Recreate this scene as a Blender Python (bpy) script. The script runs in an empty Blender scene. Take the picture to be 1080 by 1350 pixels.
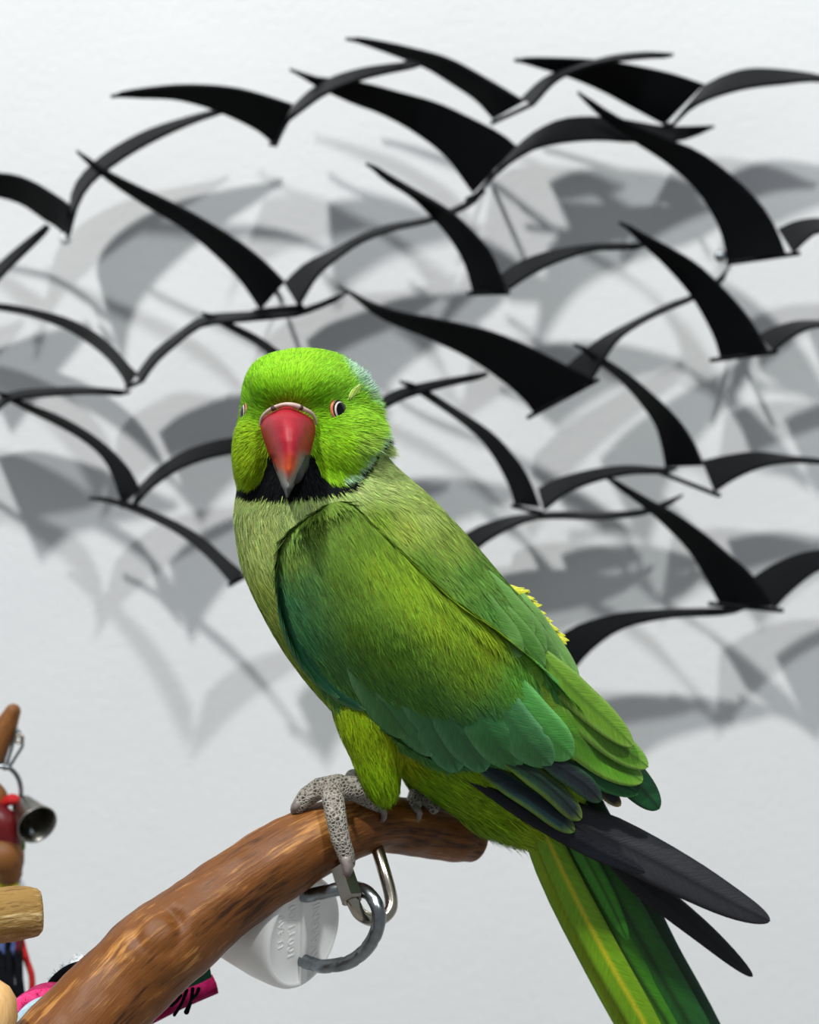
import bpy, bmesh, math, random
import numpy as np
from mathutils import Vector, noise as mnoise
from mathutils.bvhtree import BVHTree

random.seed(7); RNG = np.random.default_rng(7)
SC = bpy.context.scene
COL = SC.collection

# ------------------------------------------------------------------ camera
F = 2166.0                       # focal length in picture pixels (1080 x 1350)
CZ = 1.40                        # camera height
D = 0.47                         # distance of the parrot
WALL = 0.80                      # distance of the wall
S = D / F
cam = bpy.data.cameras.new('camera'); camo = bpy.data.objects.new('camera', cam)
COL.objects.link(camo); SC.camera = camo
camo.location = (0, 0, CZ); camo.rotation_euler = (math.pi / 2, 0, 0)
cam.sensor_fit = 'VERTICAL'; cam.sensor_height = 36; cam.sensor_width = 28.8
cam.lens = F / 1350 * 36; cam.clip_start = 0.02
cam.dof.use_dof = True; cam.dof.focus_distance = D - 0.02; cam.dof.aperture_fstop = 14.0

# ------------------------------------------------------------------ world, lamps, exposure
w = bpy.data.worlds.new('room_light'); SC.world = w; w.use_nodes = True
w.node_tree.nodes['Background'].inputs[0].default_value = (0.88, 0.94, 1.0, 1)
w.node_tree.nodes['Background'].inputs[1].default_value = 0.30
def lamp(name, loc, aim, power, size, col):
    l = bpy.data.lights.new(name, 'AREA'); l.shape = 'DISK'; l.size = size; l.energy = power; l.color = col
    o = bpy.data.objects.new(name, l); COL.objects.link(o); o.location = loc
    o.rotation_euler = (Vector(aim) - Vector(loc)).to_track_quat('-Z', 'Y').to_euler()
    return o
lamp('ceiling_lamp', (-0.62, -0.50, 3.05), (0, .8, 1.2), 39, 0.12, (1, .985, .955))
lamp('ceiling_lamp', (0.58, -0.55, 3.05), (0, .8, 1.2), 21, 0.12, (.97, 1, .985))
VS = SC.view_settings
SC.display_settings.display_device = 'sRGB'
VS.view_transform = 'Standard'; VS.look = 'None'; VS.gamma = 1; VS.use_curve_mapping = False
VS.exposure = 0.08

# ------------------------------------------------------------------ helpers
def P(px, py, d): return Vector((d * (px - 540) / F, d, CZ - d * (py - 675) / F))
def Q(px, py, mm): return P(px, py, D + mm * 0.001)            # depth relative to the parrot, mm
def UV(p): return (540 + F * p[0] / p[1], 675 - F * (p[2] - CZ) / p[1])
def lin(c):
    r = []
    for v in c[:3]:
        v = v / 255.0
        r.append(v / 12.92 if v <= 0.04045 else ((v + 0.055) / 1.055) ** 2.4)
    return (r[0], r[1], r[2], 1.0)
def empty(name, loc, label, cat, group=None):
    o = bpy.data.objects.new(name, None); COL.objects.link(o); o.location = loc; o.empty_display_size = .01
    tag(o, label, cat, group); return o
def tag(o, label=None, cat=None, group=None, kind=None):
    if label: o['label'] = label
    if cat: o['category'] = cat
    if group: o['group'] = group
    if kind: o['kind'] = kind
    return o
def wloc(o):
    v = Vector(o.location)
    return v + (wloc(o.parent) if o.parent else Vector((0, 0, 0)))
def mesh(name, verts, faces, mat, parent=None, smooth=True, cols=None, uvs=None, origin=None, grain=None):
    """world-space vertices -> one mesh object, origin at its own middle"""
    V = np.array([tuple(v) for v in verts], dtype=float)
    c = V.mean(axis=0) if origin is None else np.array(origin)
    me = bpy.data.meshes.new(name)
    me.from_pydata((V - c).tolist(), [], faces)
    if smooth: me.polygons.foreach_set('use_smooth', [True] * len(me.polygons))
    if cols is not None:
        a = me.color_attributes.new('Col', 'FLOAT_COLOR', 'POINT')
        a.data.foreach_set('color', np.array(cols, dtype=np.float32).ravel())
    if uvs is not None:
        ul = me.uv_layers.new(name='uv')
        li = np.empty(len(me.loops), dtype=np.int32); me.loops.foreach_get('vertex_index', li)
        ul.data.foreach_set('uv', np.array(uvs, dtype=np.float32)[li].ravel())
    if grain is not None:
        ga = me.attributes.new('grain', 'FLOAT_VECTOR', 'POINT'); ga.data.foreach_set('vector', np.array(grain, dtype=np.float32).ravel())
    me.update()
    if mat: me.materials.append(mat)
    o = bpy.data.objects.new(name, me); COL.objects.link(o)
    if parent: o.parent = parent
    o.location = Vector(c) - (wloc(parent) if parent else Vector((0, 0, 0)))
    return o
def cr(pts, n):
    """Catmull-Rom through points, n samples evenly by length"""
    p = [np.array(q, dtype=float) for q in pts]
    if len(p) == 2: return [p[0] + (p[1] - p[0]) * i / (n - 1) for i in range(n)]
    p = [2 * p[0] - p[1]] + p + [2 * p[-1] - p[-2]]
    dense = []
    for i in range(1, len(p) - 2):
        for k in range(24):
            t = k / 24
            dense.append(.5 * (2 * p[i] + (p[i + 1] - p[i - 1]) * t + (2 * p[i - 1] - 5 * p[i] + 4 * p[i + 1] - p[i + 2]) * t * t
                         + (3 * p[i] - p[i - 1] - 3 * p[i + 1] + p[i + 2]) * t ** 3))
    dense.append(p[-2]); dense = np.array(dense)
    L = np.concatenate([[0], np.cumsum(np.linalg.norm(np.diff(dense[:, :2] if dense.shape[1] > 3 else dense, axis=0), axis=1))])
    s = np.linspace(0, L[-1], n)
    return [np.array([np.interp(x, L, dense[:, k]) for k in range(dense.shape[1])]) for x in s]
def tube_data(pts, radii, seg=16, closed=False, cap=True, rfun=None):
    pts = [Vector(p) for p in pts]; n = len(pts)
    T = []
    for i in range(n):
        a = pts[(i - 1) % n] if closed else pts[max(i - 1, 0)]
        b = pts[(i + 1) % n] if closed else pts[min(i + 1, n - 1)]
        T.append((b - a).normalized())
    nrm = T[0].orthogonal().normalized(); V = []; uv = []; Lc = 0
    for i in range(n):
        nrm = (nrm - T[i] * nrm.dot(T[i])).normalized(); bn = T[i].cross(nrm)
        if i: Lc += (pts[i] - pts[i - 1]).length
        for k in range(seg):
            a = 2 * math.pi * k / seg
            r = radii[i] if not rfun else rfun(i, k, radii[i])
            V.append(pts[i] + (nrm * math.cos(a) + bn * math.sin(a)) * r); uv.append((Lc, k / seg))
    Fc = []
    for i in range(n if closed else n - 1):
        for k in range(seg):
            j = (i + 1) % n
            Fc.append((i * seg + k, i * seg + (k + 1) % seg, j * seg + (k + 1) % seg, j * seg + k))
    if cap and not closed:
        Fc.append(tuple(reversed(range(seg)))); Fc.append(tuple((n - 1) * seg + k for k in range(seg)))
    return V, Fc, uv
def grain_of(uv, radii, seg):
    return [(u, radii[i // seg] * math.cos(2 * math.pi * v), radii[i // seg] * math.sin(2 * math.pi * v)) for i, (u, v) in enumerate(uv)]
def rounded(pts, radii, k=4):
    """adds hemispherical ends to a tube's stations"""
    pts = [Vector(p) for p in pts]
    def end(p, q, r):
        d = (p - q).normalized(); o = []
        for i in range(1, k + 1):
            a = i / k * math.pi / 2 * .97; o.append((p + d * r * math.sin(a), r * math.cos(a)))
        return o
    A = list(reversed(end(pts[0], pts[1], radii[0]))); B = end(pts[-1], pts[-2], radii[-1])
    return [a[0] for a in A] + pts + [b[0] for b in B], [a[1] for a in A] + list(radii) + [b[1] for b in B]
def tube(name, pts, radii, mat, parent=None, seg=16, closed=False, n=None, round_ends=True, cols=None):
    pts = [tuple(p) for p in pts]
    if not hasattr(radii, '__len__'): radii = [radii] * len(pts)
    if n:
        q = cr([tuple(p) + (r,) for p, r in zip(pts, radii)], n) if not closed else cr([tuple(p) + (r,) for p, r in zip(pts + pts[:1], list(radii) + [radii[0]])], n + 1)[:-1]
        pts = [x[:3] for x in q]; radii = [x[3] for x in q]
    if round_ends and not closed: pts, radii = rounded(pts, radii)
    V, Fc, uv = tube_data(pts, radii, seg, closed)
    return mesh(name, V, Fc, mat, parent, uvs=uv, grain=grain_of(uv, radii, seg))
def lathe(name, c, axis, prof, mat, parent=None, seg=48, cols=None):
    """prof = [(along, radius)]"""
    ax = Vector(axis).normalized(); u = ax.orthogonal().normalized(); v = ax.cross(u); c = Vector(c)
    V = []; Fc = []; m = len(prof)
    for a, r in prof:
        for k in range(seg):
            t = 2 * math.pi * k / seg; V.append(c + ax * a + (u * math.cos(t) + v * math.sin(t)) * max(r, 1e-6))
    for i in range(m - 1):
        for k in range(seg):
            Fc.append((i * seg + k, i * seg + (k + 1) % seg, (i + 1) * seg + (k + 1) % seg, (i + 1) * seg + k))
    return mesh(name, V, Fc, mat, parent)

# ------------------------------------------------------------------ materials
class NT:
    def __init__(s, name, rough=.5, metal=0, spec=.5):
        s.m = bpy.data.materials.new(name); s.m.use_nodes = True; s.t = s.m.node_tree
        s.b = s.t.nodes['Principled BSDF']; s.b.inputs['Roughness'].default_value = rough
        s.b.inputs['Metallic'].default_value = metal; s.b.inputs['Specular IOR Level'].default_value = spec
    def n(s, typ, **kw):
        x = s.t.nodes.new(typ)
        for k, v in kw.items():
            if isinstance(k, str) and hasattr(x, k) and k not in x.inputs: setattr(x, k, v)
            else: x.inputs[k].default_value = v
        return x
    def l(s, a, b): s.t.links.new(a, b)
    def ramp(s, fac, stops):
        r = s.t.nodes.new('ShaderNodeValToRGB'); e = r.color_ramp.elements
        while len(e) < len(stops): e.new(.5)
        for i, (p, c) in enumerate(stops): e[i].position = p; e[i].color = lin(c)
        s.l(fac, r.inputs[0]); return r.outputs[0]
    def bump(s, h, strength, dist=.001):
        b = s.n('ShaderNodeBump'); b.inputs['Strength'].default_value = strength; b.inputs['Distance'].default_value = dist
        s.l(h, b.inputs['Height']); s.l(b.outputs[0], s.b.inputs['Normal'])
    def noise(s, scale, detail=4, vec=None, rough=.55):
        x = s.n('ShaderNodeTexNoise'); x.inputs['Scale'].default_value = scale; x.inputs['Detail'].default_value = detail; x.inputs['Roughness'].default_value = rough
        if vec is not None: s.l(vec, x.inputs['Vector'])
        return x.outputs[0]
    def obj(s, scale=(1, 1, 1)):
        c = s.n('ShaderNodeTexCoord'); mp = s.n('ShaderNodeMapping'); mp.inputs['Scale'].default_value = scale
        s.l(c.outputs['Object'], mp.inputs[0]); return mp.outputs[0]
    def uv(s, scale=(1, 1, 1)):
        c = s.n('ShaderNodeTexCoord'); mp = s.n('ShaderNodeMapping'); mp.inputs['Scale'].default_value = scale
        s.l(c.outputs['UV'], mp.inputs[0]); return mp.outputs[0]
    def base(s, sock): s.l(sock, s.b.inputs['Base Color'])
def plain(name, rgb, rough=.5, metal=0, spec=.5, var=10, scale=60, bump=0):
    m = NT(name, rough, metal, spec); f = m.noise(scale, 4, m.obj())
    m.base(m.ramp(f, [(.3, [max(c - var, 0) for c in rgb]), (.7, [min(c + var, 255) for c in rgb])]))
    if bump: m.bump(f, bump)
    return m.m
def m_wall():
    m = NT('white_wall_paint', .55, 0, .35); o = m.obj()
    m.base(m.ramp(m.noise(3.0, 3, o), [(.35, (214, 216, 219)), (.65, (220, 222, 223))]))
    a = m.noise(260, 3, o); b = m.noise(14, 4, o)
    mx = m.n('ShaderNodeMath', operation='MULTIPLY_ADD'); m.l(b, mx.inputs[0]); mx.inputs[1].default_value = 3.0; m.l(a, mx.inputs[2])
    m.bump(mx.outputs[0], .22, .0012); return m.m
def m_black():
    m = NT('black_powder_coated_steel', .5, 0, .10); o = m.obj()
    m.base(m.ramp(m.noise(40, 3, o), [(.3, (5, 6, 9)), (.7, (9, 11, 14))]))
    m.bump(m.noise(1800, 2, o), .06, .0003); return m.m
def m_plume(name, rough=.62, spec=.28, uvlines=False):
    m = NT(name, rough, 0, spec)
    a = m.n('ShaderNodeAttribute', attribute_name='Col')
    if uvlines:
        uv = m.uv((1, 1, 1)); sx = m.n('ShaderNodeSeparateXYZ'); m.l(uv, sx.inputs[0])
        ab = m.n('ShaderNodeMath', operation='ABSOLUTE'); m.l(sx.outputs[0], ab.inputs[0])
        k = m.n('ShaderNodeMath', operation='MULTIPLY_ADD'); m.l(ab.outputs[0], k.inputs[0]); k.inputs[1].default_value = -1.5
        m.l(sx.outputs[1], k.inputs[2])
        cb = m.n('ShaderNodeCombineXYZ'); m.l(k.outputs[0], cb.inputs[0]); k3 = m.n('ShaderNodeMath', operation='MULTIPLY'); m.l(sx.outputs[0], k3.inputs[0]); k3.inputs[1].default_value = .18; m.l(k3.outputs[0], cb.inputs[1])
        f = m.noise(1.7, 3, cb.outputs[0], .65)
        g = m.n('ShaderNodeMapRange'); m.l(f, g.inputs[0]); g.inputs[1].default_value = .25; g.inputs[2].default_value = .75; g.inputs[3].default_value = .70; g.inputs[4].default_value = 1.30
        mu = m.n('ShaderNodeVectorMath', operation='SCALE'); m.l(a.outputs['Color'], mu.inputs[0]); m.l(g.outputs[0], mu.inputs['Scale'])
        m.base(mu.outputs[0]); m.bump(f, .5, .0004)
    else:
        m.base(a.outputs['Color'])
    return m.m
def m_attr(name, rough, spec, bump=0, scale=300):
    m = NT(name, rough, 0, spec); a = m.n('ShaderNodeAttribute', attribute_name='Col'); o = m.obj()
    f = m.noise(scale, 4, o)
    g = m.n('ShaderNodeMapRange'); m.l(f, g.inputs[0]); g.inputs[1].default_value = .3; g.inputs[2].default_value = .7; g.inputs[3].default_value = .85; g.inputs[4].default_value = 1.15
    mu = m.n('ShaderNodeVectorMath', operation='SCALE'); m.l(a.outputs['Color'], mu.inputs[0]); m.l(g.outputs[0], mu.inputs['Scale'])
    m.base(mu.outputs[0])
    if bump: m.bump(f, bump, .0006)
    return m.m
def m_wood(name, dark, mid, light, rough=.5, spec=.3, fine=1.0, bumpk=.6):
    m = NT(name, rough, 0, spec)
    g = m.n('ShaderNodeAttribute', attribute_name='grain')
    def mp(sc):
        x = m.n('ShaderNodeMapping'); x.inputs['Scale'].default_value = sc; m.l(g.outputs['Vector'], x.inputs[0]); return x.outputs[0]
    f1 = m.noise(1, 7, mp((26 * fine, 190 * fine, 190 * fine)), .68); f2 = m.noise(1, 4, mp((38, 62, 62)), .6); f3 = m.noise(1, 3, mp((90 * fine, 1100, 1100)), .6)
    mx = m.n('ShaderNodeMix'); mx.data_type = 'FLOAT'; mx.inputs[0].default_value = .45; m.l(f1, mx.inputs[2]); m.l(f2, mx.inputs[3])
    my = m.n('ShaderNodeMix'); my.data_type = 'FLOAT'; my.inputs[0].default_value = .3; m.l(mx.outputs[0], my.inputs[2]); m.l(f3, my.inputs[3])
    m.base(m.ramp(my.outputs[0], [(.40, dark), (.485, mid), (.54, mid), (.63, light)]))
    m.bump(my.outputs[0], bumpk, .0012); return m.m
def m_scale():
    m = NT('scaly_foot_skin', .55, 0, .4); o = m.obj()
    v = m.n('ShaderNodeTexVoronoi', feature='DISTANCE_TO_EDGE'); v.inputs['Scale'].default_value = 1050; m.l(o, v.inputs['Vector'])
    m.base(m.ramp(v.outputs['Distance'], [(.05, (172, 166, 154)), (.18, (128, 122, 114)), (.42, (64, 60, 56))]))
    iv = m.n('ShaderNodeMath', operation='SUBTRACT'); iv.inputs[0].default_value = 1; m.l(v.outputs['Distance'], iv.inputs[1])
    m.bump(v.outputs['Distance'], .9, .0012); return m.m
M = dict(
    wall=m_wall(), black=m_black(), plume=m_plume('soft_plumage', .7, .14), feather=m_plume('vaned_feather', .5, .32, True),
    skin=m_plume('under_plumage', .8, .15), beak=m_attr('horn_beak', .5, .35, .3, 420), scale=m_scale(),
    branch=m_wood('polished_branch_wood', (54, 29, 11), (114, 68, 27), (190, 134, 68)),
    cut=m_wood('rough_cut_wood', (84, 58, 26), (150, 118, 66), (214, 190, 138), .7, .2, 2.0, .9),
    pale=m_wood('pale_dowel_wood', (190, 140, 84), (214, 170, 112), (232, 196, 146), .6),
    bead=m_wood('brown_bead_wood', (70, 40, 18), (118, 74, 34), (150, 100, 52), .5),
    steel=plain('galvanised_steel', (132, 138, 142), .3, 1, .5, 18, 200, .1),
    link=plain('nickel_steel', (168, 160, 148), .22, 1, .5, 8, 100),
    bell=plain('brushed_bell_metal', (140, 138, 132), .35, 1, .5, 12, 150),
    white=plain('white_plastic', (244, 244, 241), .38, 0, .45, 4, 60),
    claw=plain('horn_claw', (120, 110, 106), .4, 0, .5, 20, 500),
    cere=plain('pinkish_cere', (205, 178, 168), .5, 0, .4, 12, 700, .1),
    nostril=plain('nostril_dark', (62, 34, 30), .7),
    pupil=plain('pupil_black', (3, 3, 4), .08, 0, .3, 1),
    iris=plain('pale_iris', (214, 206, 196), .2, 0, .5, 14, 900),
    lid=plain('orange_eye_skin', (206, 120, 88), .6, 0, .3, 22, 900, .2),
    red=plain('red_cord_dye', (176, 30, 30), .7, 0, .2, 16, 300), darkred=plain('dark_red_paint', (92, 10, 16), .4, 0, .4, 6),
    green=plain('green_fabric', (76, 130, 26), .8, 0, .1, 20, 300), darkgreen=plain('dark_green_fleece', (22, 70, 54), .95, 0, .1, 10, 400),
    blackcloth=plain('black_fleece', (16, 18, 22), .95, 0, .1, 5, 400, .4), whitecloth=plain('white_fleece', (214, 220, 224), .95, 0, .1, 12, 500, .5),
    pink=plain('pink_fleece', (224, 64, 124), .95, 0, .1, 16, 500, .5), magenta=plain('magenta_fleece', (136, 14, 66), .95, 0, .1, 16, 400, .4),
    blue=plain('pale_blue_fleece', (164, 192, 204), .95, 0, .1, 14, 500, .5), navy=plain('blue_yarn', (76, 92, 142), .9, 0, .1, 24, 400, .4),
    yellow=plain('yellow_yarn', (170, 160, 40), .9, 0, .1, 20, 400),
    floor=plain('grey_floor_vinyl', (168, 164, 158), .5, 0, .4, 8, 8),
    putty=plain('clear_hook_plastic', (206, 210, 212), .15, 0, .6, 6),
)

# ------------------------------------------------------------------ room
def box(name, lo, hi, mat):
    x0, y0, z0 = lo; x1, y1, z1 = hi
    V = [(x0, y0, z0), (x1, y0, z0), (x1, y1, z0), (x0, y1, z0), (x0, y0, z1), (x1, y0, z1), (x1, y1, z1), (x0, y1, z1)]
    return mesh(name, V, [(3, 2, 1, 0), (4, 5, 6, 7), (0, 1, 5, 4), (1, 2, 6, 5), (2, 3, 7, 6), (3, 0, 4, 7)], mat, smooth=False)
tag(box('wall_back', (-2, WALL, 0), (2, WALL + .1, 2.6), M['wall']), kind='structure')
tag(box('floor', (-2, -1.6, -.05), (2, WALL, 0), M['floor']), kind='structure')

# ------------------------------------------------------------------ the flock of black steel birds on the wall
flock = empty('metal_wall_sculpture', (0, WALL, CZ + .08), 'black metal wall sculpture of a flock of flying birds on the white wall', 'wall sculpture')
def wing_mesh(up, lo, s0, s1, tilt, parent, name='wing'):
    n = 18
    U = cr(up, n); Lw = cr(lo, n); th = .0016
    front = []
    for i in range(n):
        t = i / (n - 1); so = s0 + (s1 - s0) * t; c = tilt * (1 - t) ** .8
        a = P(U[i][0], U[i][1], WALL - (so + c * .5) * .001); b = P(Lw[i][0], Lw[i][1], WALL - (so - c * .5) * .001)
        if i == n - 1 and (a - b).length < .0012: b = a + Vector((0, 0, -.0012))
        m = (a + b) / 2 + Vector((0, -.0004, 0))
        front.append((a, m, b))
    V = []; Fc = []
    G = [[None] * 3 for _ in range(n)]
    for i in range(n):
        for j in range(3):
            i0, i1 = max(i - 1, 0), min(i + 1, n - 1)
            ta = front[i1][j] - front[i0][j]; tb = front[i][2] - front[i][0]
            nn = ta.cross(tb); nn = nn.normalized() if nn.length > 1e-12 else Vector((0, -1, 0))
            if nn.y > 0: nn = -nn
            G[i][j] = (front[i][j], front[i][j] - nn * th)
    for side in (0, 1):
        for i in range(n):
            for j in range(3): V.append(G[i][j][side])
    o2 = n * 3
    for i in range(n - 1):
        for j in range(2):
            q = (i * 3 + j, (i + 1) * 3 + j, (i + 1) * 3 + j + 1, i * 3 + j + 1)
            Fc.append(q); Fc.append(tuple(o2 + k for k in reversed(q)))
        Fc.append((i * 3, o2 + i * 3, o2 + (i + 1) * 3, (i + 1) * 3)); Fc.append((i * 3 + 2, (i + 1) * 3 + 2, o2 + (i + 1) * 3 + 2, o2 + i * 3 + 2))
    for j in range(2):
        Fc.append((j, j + 1, o2 + j + 1, o2 + j)); k = (n - 1) * 3 + j; Fc.append((k, o2 + k, o2 + k + 1, k + 1))
    ob = mesh(name, V, Fc, M['black'], parent)
    md = ob.modifiers.new('edge', 'EDGE_SPLIT'); md.split_angle = math.radians(40)
    return ob
def metal_bird(left=None, right=None, keel=None, so=48, tips=(30, 30), tilt=(16, -22)):
    """left/right: (upper edge, lower edge) root -> tip in picture points; so = stand-off of the body from the wall in mm"""
    if keel is None:
        a = left[1][0] if left else right[1][0]; b = right[1][0] if right else left[0][0]
        keel = (a, b) if math.dist(a, b) > 6 else ((a[0] - 4, a[1] - 2), (b[0] + 5, b[1] - 5))
    A = P(*keel[0], WALL - (so - 4) * .001); B = P(*keel[1], WALL - (so + 4) * .001)
    pts, rad = rounded([A, (A + B) / 2, B], [.0011] * 3, 2)
    V, Fc, _ = tube_data(pts, rad, 8)
    body = mesh('metal_bird', V, Fc, M['black'], flock)
    if left: wing_mesh(left[0], left[1], so, tips[0], tilt[0], body)
    if right: wing_mesh(right[0], right[1], so, tips[1], tilt[1], body)
    return body
BIRDS = [
 dict(left=([(91,273),(74,261),(37,239),(0,230),(-60,232),(-120,246)], [(85,317),(78,302),(59,291),(30,271),(0,261),(-60,250),(-120,248)]),
      right=([(91,273),(96,247),(115,221),(148,195),(193,171),(241,155),(289,142),(332,130)], [(89,308),(100,269),(119,239),(156,210),(200,184),(252,160),(292,146),(333,132)]), so=48, tips=(40,40)),
 dict(right=([(-60,408),(0,345),(59,296)], [(-50,425),(0,363),(66,299)]), so=40, tips=(0,50), keel=((-70,430),(-48,424))),
 dict(left=([(385,139),(333,123),(296,116),(241,114),(185,119),(146,125)], [(361,192),(344,176),(315,160),(274,143),(230,132),(185,130),(146,128)]),
      right=([(385,140),(410,117),(440,100),(473,90),(503,85),(540,81)], [(360,193),(373,163),(397,143),(427,122),(467,105),(503,95),(557,85)]), so=62, tips=(70,80)),
 dict(left=([(690,135),(643,107),(593,80),(540,65),(493,55),(456,49)], [(650,158),(627,133),(593,110),(560,90),(517,73),(487,62),(457,52)]),
      right=([(687,129),(714,104),(746,89),(784,78),(816,71),(854,68),(888,70)], [(701,137),(730,106),(761,90),(796,80),(835,75),(860,73),(888,73)]), keel=((649,162),(703,137)), so=56, tips=(50,66)),
 dict(left=([(680,193),(660,177),(627,160),(577,137),(527,123),(470,108),(410,102),(382,89)], [(623,255),(587,207),(543,173),(500,150),(460,135),(413,112),(383,92)]),
      right=([(679,194),(703,174),(738,157),(777,153),(823,157),(878,166),(942,165)], [(625,257),(660,221),(699,196),(738,186),(788,182),(835,185),(893,184),(942,168)]), keel=((616,263),(637,253)), so=64, tips=(52,40)),
 dict(left=([(928,112),(886,98),(835,87),(788,80),(718,77),(678,77)], [(876,165),(831,141),(792,120),(749,102),(707,89),(678,80)]),
      right=([(928,112),(956,98),(987,90),(1030,91),(1080,98),(1130,112)], [(884,165),(909,141),(940,126),(983,114),(1030,108),(1080,104),(1130,115)]), so=58, tips=(44,50)),
 dict(left=([(1035,334),(1022,301),(1002,269),(971,238),(924,203),(878,184),(816,157),(788,139),(762,119)], [(959,346),(952,312),(940,285),(917,250),(878,215),(831,184),(781,145),(763,122)]),
      right=([(1026,301),(1049,291),(1080,287),(1120,292),(1160,304)], [(1045,331),(1065,312),(1080,304),(1120,300),(1160,307)]), keel=((960,347),(1053,334)), so=66, tips=(60,40)),
 dict(left=([(374,373),(348,347),(315,321),(267,291),(222,267),(167,241),(130,221),(101,197)], [(343,409),(315,369),(278,332),(241,302),(193,273),(148,243),(118,219),(101,200)]),
      right=([(374,373),(400,348),(440,328),(473,310),(509,296),(562,286),(603,271),(640,250)], [(392,402),(415,364),(440,341),(477,316),(521,300),(566,290),(611,273),(641,253)]), keel=((336,410),(398,404)), so=50, tips=(60,44), tilt=(16,-30)),
 dict(left=([(666,385),(658,363),(644,332),(619,304),(591,279),(550,255),(513,233),(483,213)], [(623,386),(613,351),(595,318),(570,288),(542,261),(505,237),(484,216)]),
      right=([(658,363),(684,345),(725,330),(774,322),(810,320),(850,321)], [(668,380),(697,361),(733,343),(778,328),(810,326),(851,325)]), keel=((618,387),(670,386)), so=54, tips=(60,58)),
 dict(left=([(1011,463),(992,428),(970,400),(942,371),(916,348),(875,324),(844,308),(817,291)], [(949,471),(942,447),(926,415),(907,385),(875,349),(847,323),(818,294)]),
      right=([(1000,441),(1023,430),(1049,423),(1080,422),(1130,426),(1170,436)], [(1020,460),(1036,447),(1058,434),(1080,428),(1130,431),(1170,439)]), keel=((938,475),(1023,464)), so=58, tips=(66,44)),
 dict(left=([(782,501),(741,481),(693,457),(644,438),(583,424),(521,412),(473,394),(446,376)], [(705,547),(689,526),(660,501),(615,471),(562,446),(501,420),(464,391),(447,379)]),
      right=([(748,481),(786,449),(827,426),(880,400),(910,389),(942,371),(962,349)], [(778,500),(794,473),(815,444),(847,422),(880,406),(911,393),(944,375),(963,353)]), keel=((697,550),(788,501)), so=66, tips=(48,40), tilt=(22,-26)),
 dict(left=([(926,614),(913,585),(894,557),(866,529),(828,497),(790,472),(757,452)], [(877,616),(872,589),(863,560),(844,532),(819,504),(787,478),(758,455)]),
      right=([(926,607),(957,600),(998,595),(1039,600),(1080,604),(1130,612)], [(941,646),(967,629),(1001,614),(1039,607),(1080,608),(1130,615)]), keel=((868,622),(948,653)), so=56, tips=(70,44)),
 dict(left=([(709,669),(693,629),(671,598),(644,571),(600,542),(560,516),(527,501)], [(678,665),(671,642),(653,607),(631,578),(596,549),(547,516),(528,504)]),
      right=([(709,644),(733,631),(782,618),(827,613),(871,616),(893,616)], [(716,670),(747,647),(787,631),(831,622),(871,621),(893,619)]), keel=((676,667),(715,677)), so=50, tips=(56,48)),
 dict(left=([(450,548),(400,497),(352,455),(300,427),(266,411)], [(436,570),(395,512),(350,464),(300,434),(266,414)]),
      right=([(450,565),(489,533),(524,513),(569,502),(610,495),(642,490)], [(452,580),(493,545),(529,524),(578,509),(612,501),(644,495)]), so=50, tips=(54,60)),
 dict(left=([(178,495),(167,484),(144,458),(115,436),(81,421),(37,410),(0,404),(-50,402)], [(167,511),(159,495),(141,473),(115,452),(85,434),(44,419),(0,410),(-50,405)]),
      right=([(178,495),(200,465),(230,441),(267,416),(315,411),(352,409),(400,405),(456,384)], [(185,503),(204,476),(237,447),(267,427),(315,421),(370,416),(400,411),(457,388)]), so=50, tips=(30,60), tilt=(24,-30)),
 dict(left=([(181,647),(170,624),(148,599),(115,573),(74,550),(37,536),(11,523),(-6,515)], [(160,667),(148,628),(133,602),(107,580),(74,561),(33,541),(8,527),(-7,518)]),
      right=([(181,643),(207,617),(241,595),(278,582),(311,576),(345,574),(375,577)], [(174,668),(196,643),(230,619),(267,604),(307,595),(345,586),(375,580)]), so=54, tips=(56,40)),
 dict(right=([(-30,545),(0,524),(22,515),(74,510),(122,510),(171,515)], [(-30,556),(0,534),(19,524),(74,518),(122,516),(171,519)]), so=46, tips=(0,58), keel=((-50,560),(-28,554)), tilt=(16,-34)),
 dict(left=([(319,758),(296,739),(267,713),(230,691),(185,671),(156,663),(117,655)], [(304,770),(281,743),(252,717),(222,697),(178,676),(148,665),(118,658)]),
      right=([(322,755),(345,738),(380,722),(430,714),(480,716)], [(326,762),(348,748),(382,731),(430,720),(480,719)]), keel=((303,771),(328,757)), so=58, tips=(62,40)),
 dict(left=([(575,752),(550,715),(515,680),(470,655)], [(545,762),(525,725),(500,692),(470,658)]),
      right=([(585,730),(618,700),(658,684),(693,677),(740,674),(790,675),(849,670),(900,651)], [(596,752),(631,718),(667,696),(702,682),(740,680),(791,681),(849,675),(901,655)]), so=44, tips=(36,40), tilt=(16,-28)),
 dict(left=([(1017,800),(992,761),(960,733),(929,707),(890,680),(851,659),(816,638),(799,626)], [(948,796),(932,766),(911,731),(883,700),(851,671),(813,643),(799,629)]),
      right=([(990,763),(1017,745),(1048,731),(1080,724),(1120,722),(1170,728)], [(1020,800),(1038,781),(1059,763),(1080,749),(1120,735),(1170,731)]), keel=((936,796),(1031,805)), so=56, tips=(60,40)),
 dict(left=([(715,870),(690,825),(655,790),(610,768)], [(680,885),(660,845),(640,810),(610,771)]),
      right=([(705,862),(735,840),(763,823),(806,810),(841,805),(897,802),(953,801),(985,800)], [(738,905),(765,869),(791,844),(820,826),(855,816),(897,810),(953,808),(985,803)]), so=50, tips=(36,54), tilt=(16,-20)),
]
for k, b in enumerate(BIRDS):
    if k != 17: b['so'] *= .72; b['tips'] = [t * .72 for t in b['tips']]
    else: b['tips'] = (30, 40)
    metal_bird(**b)
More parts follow.
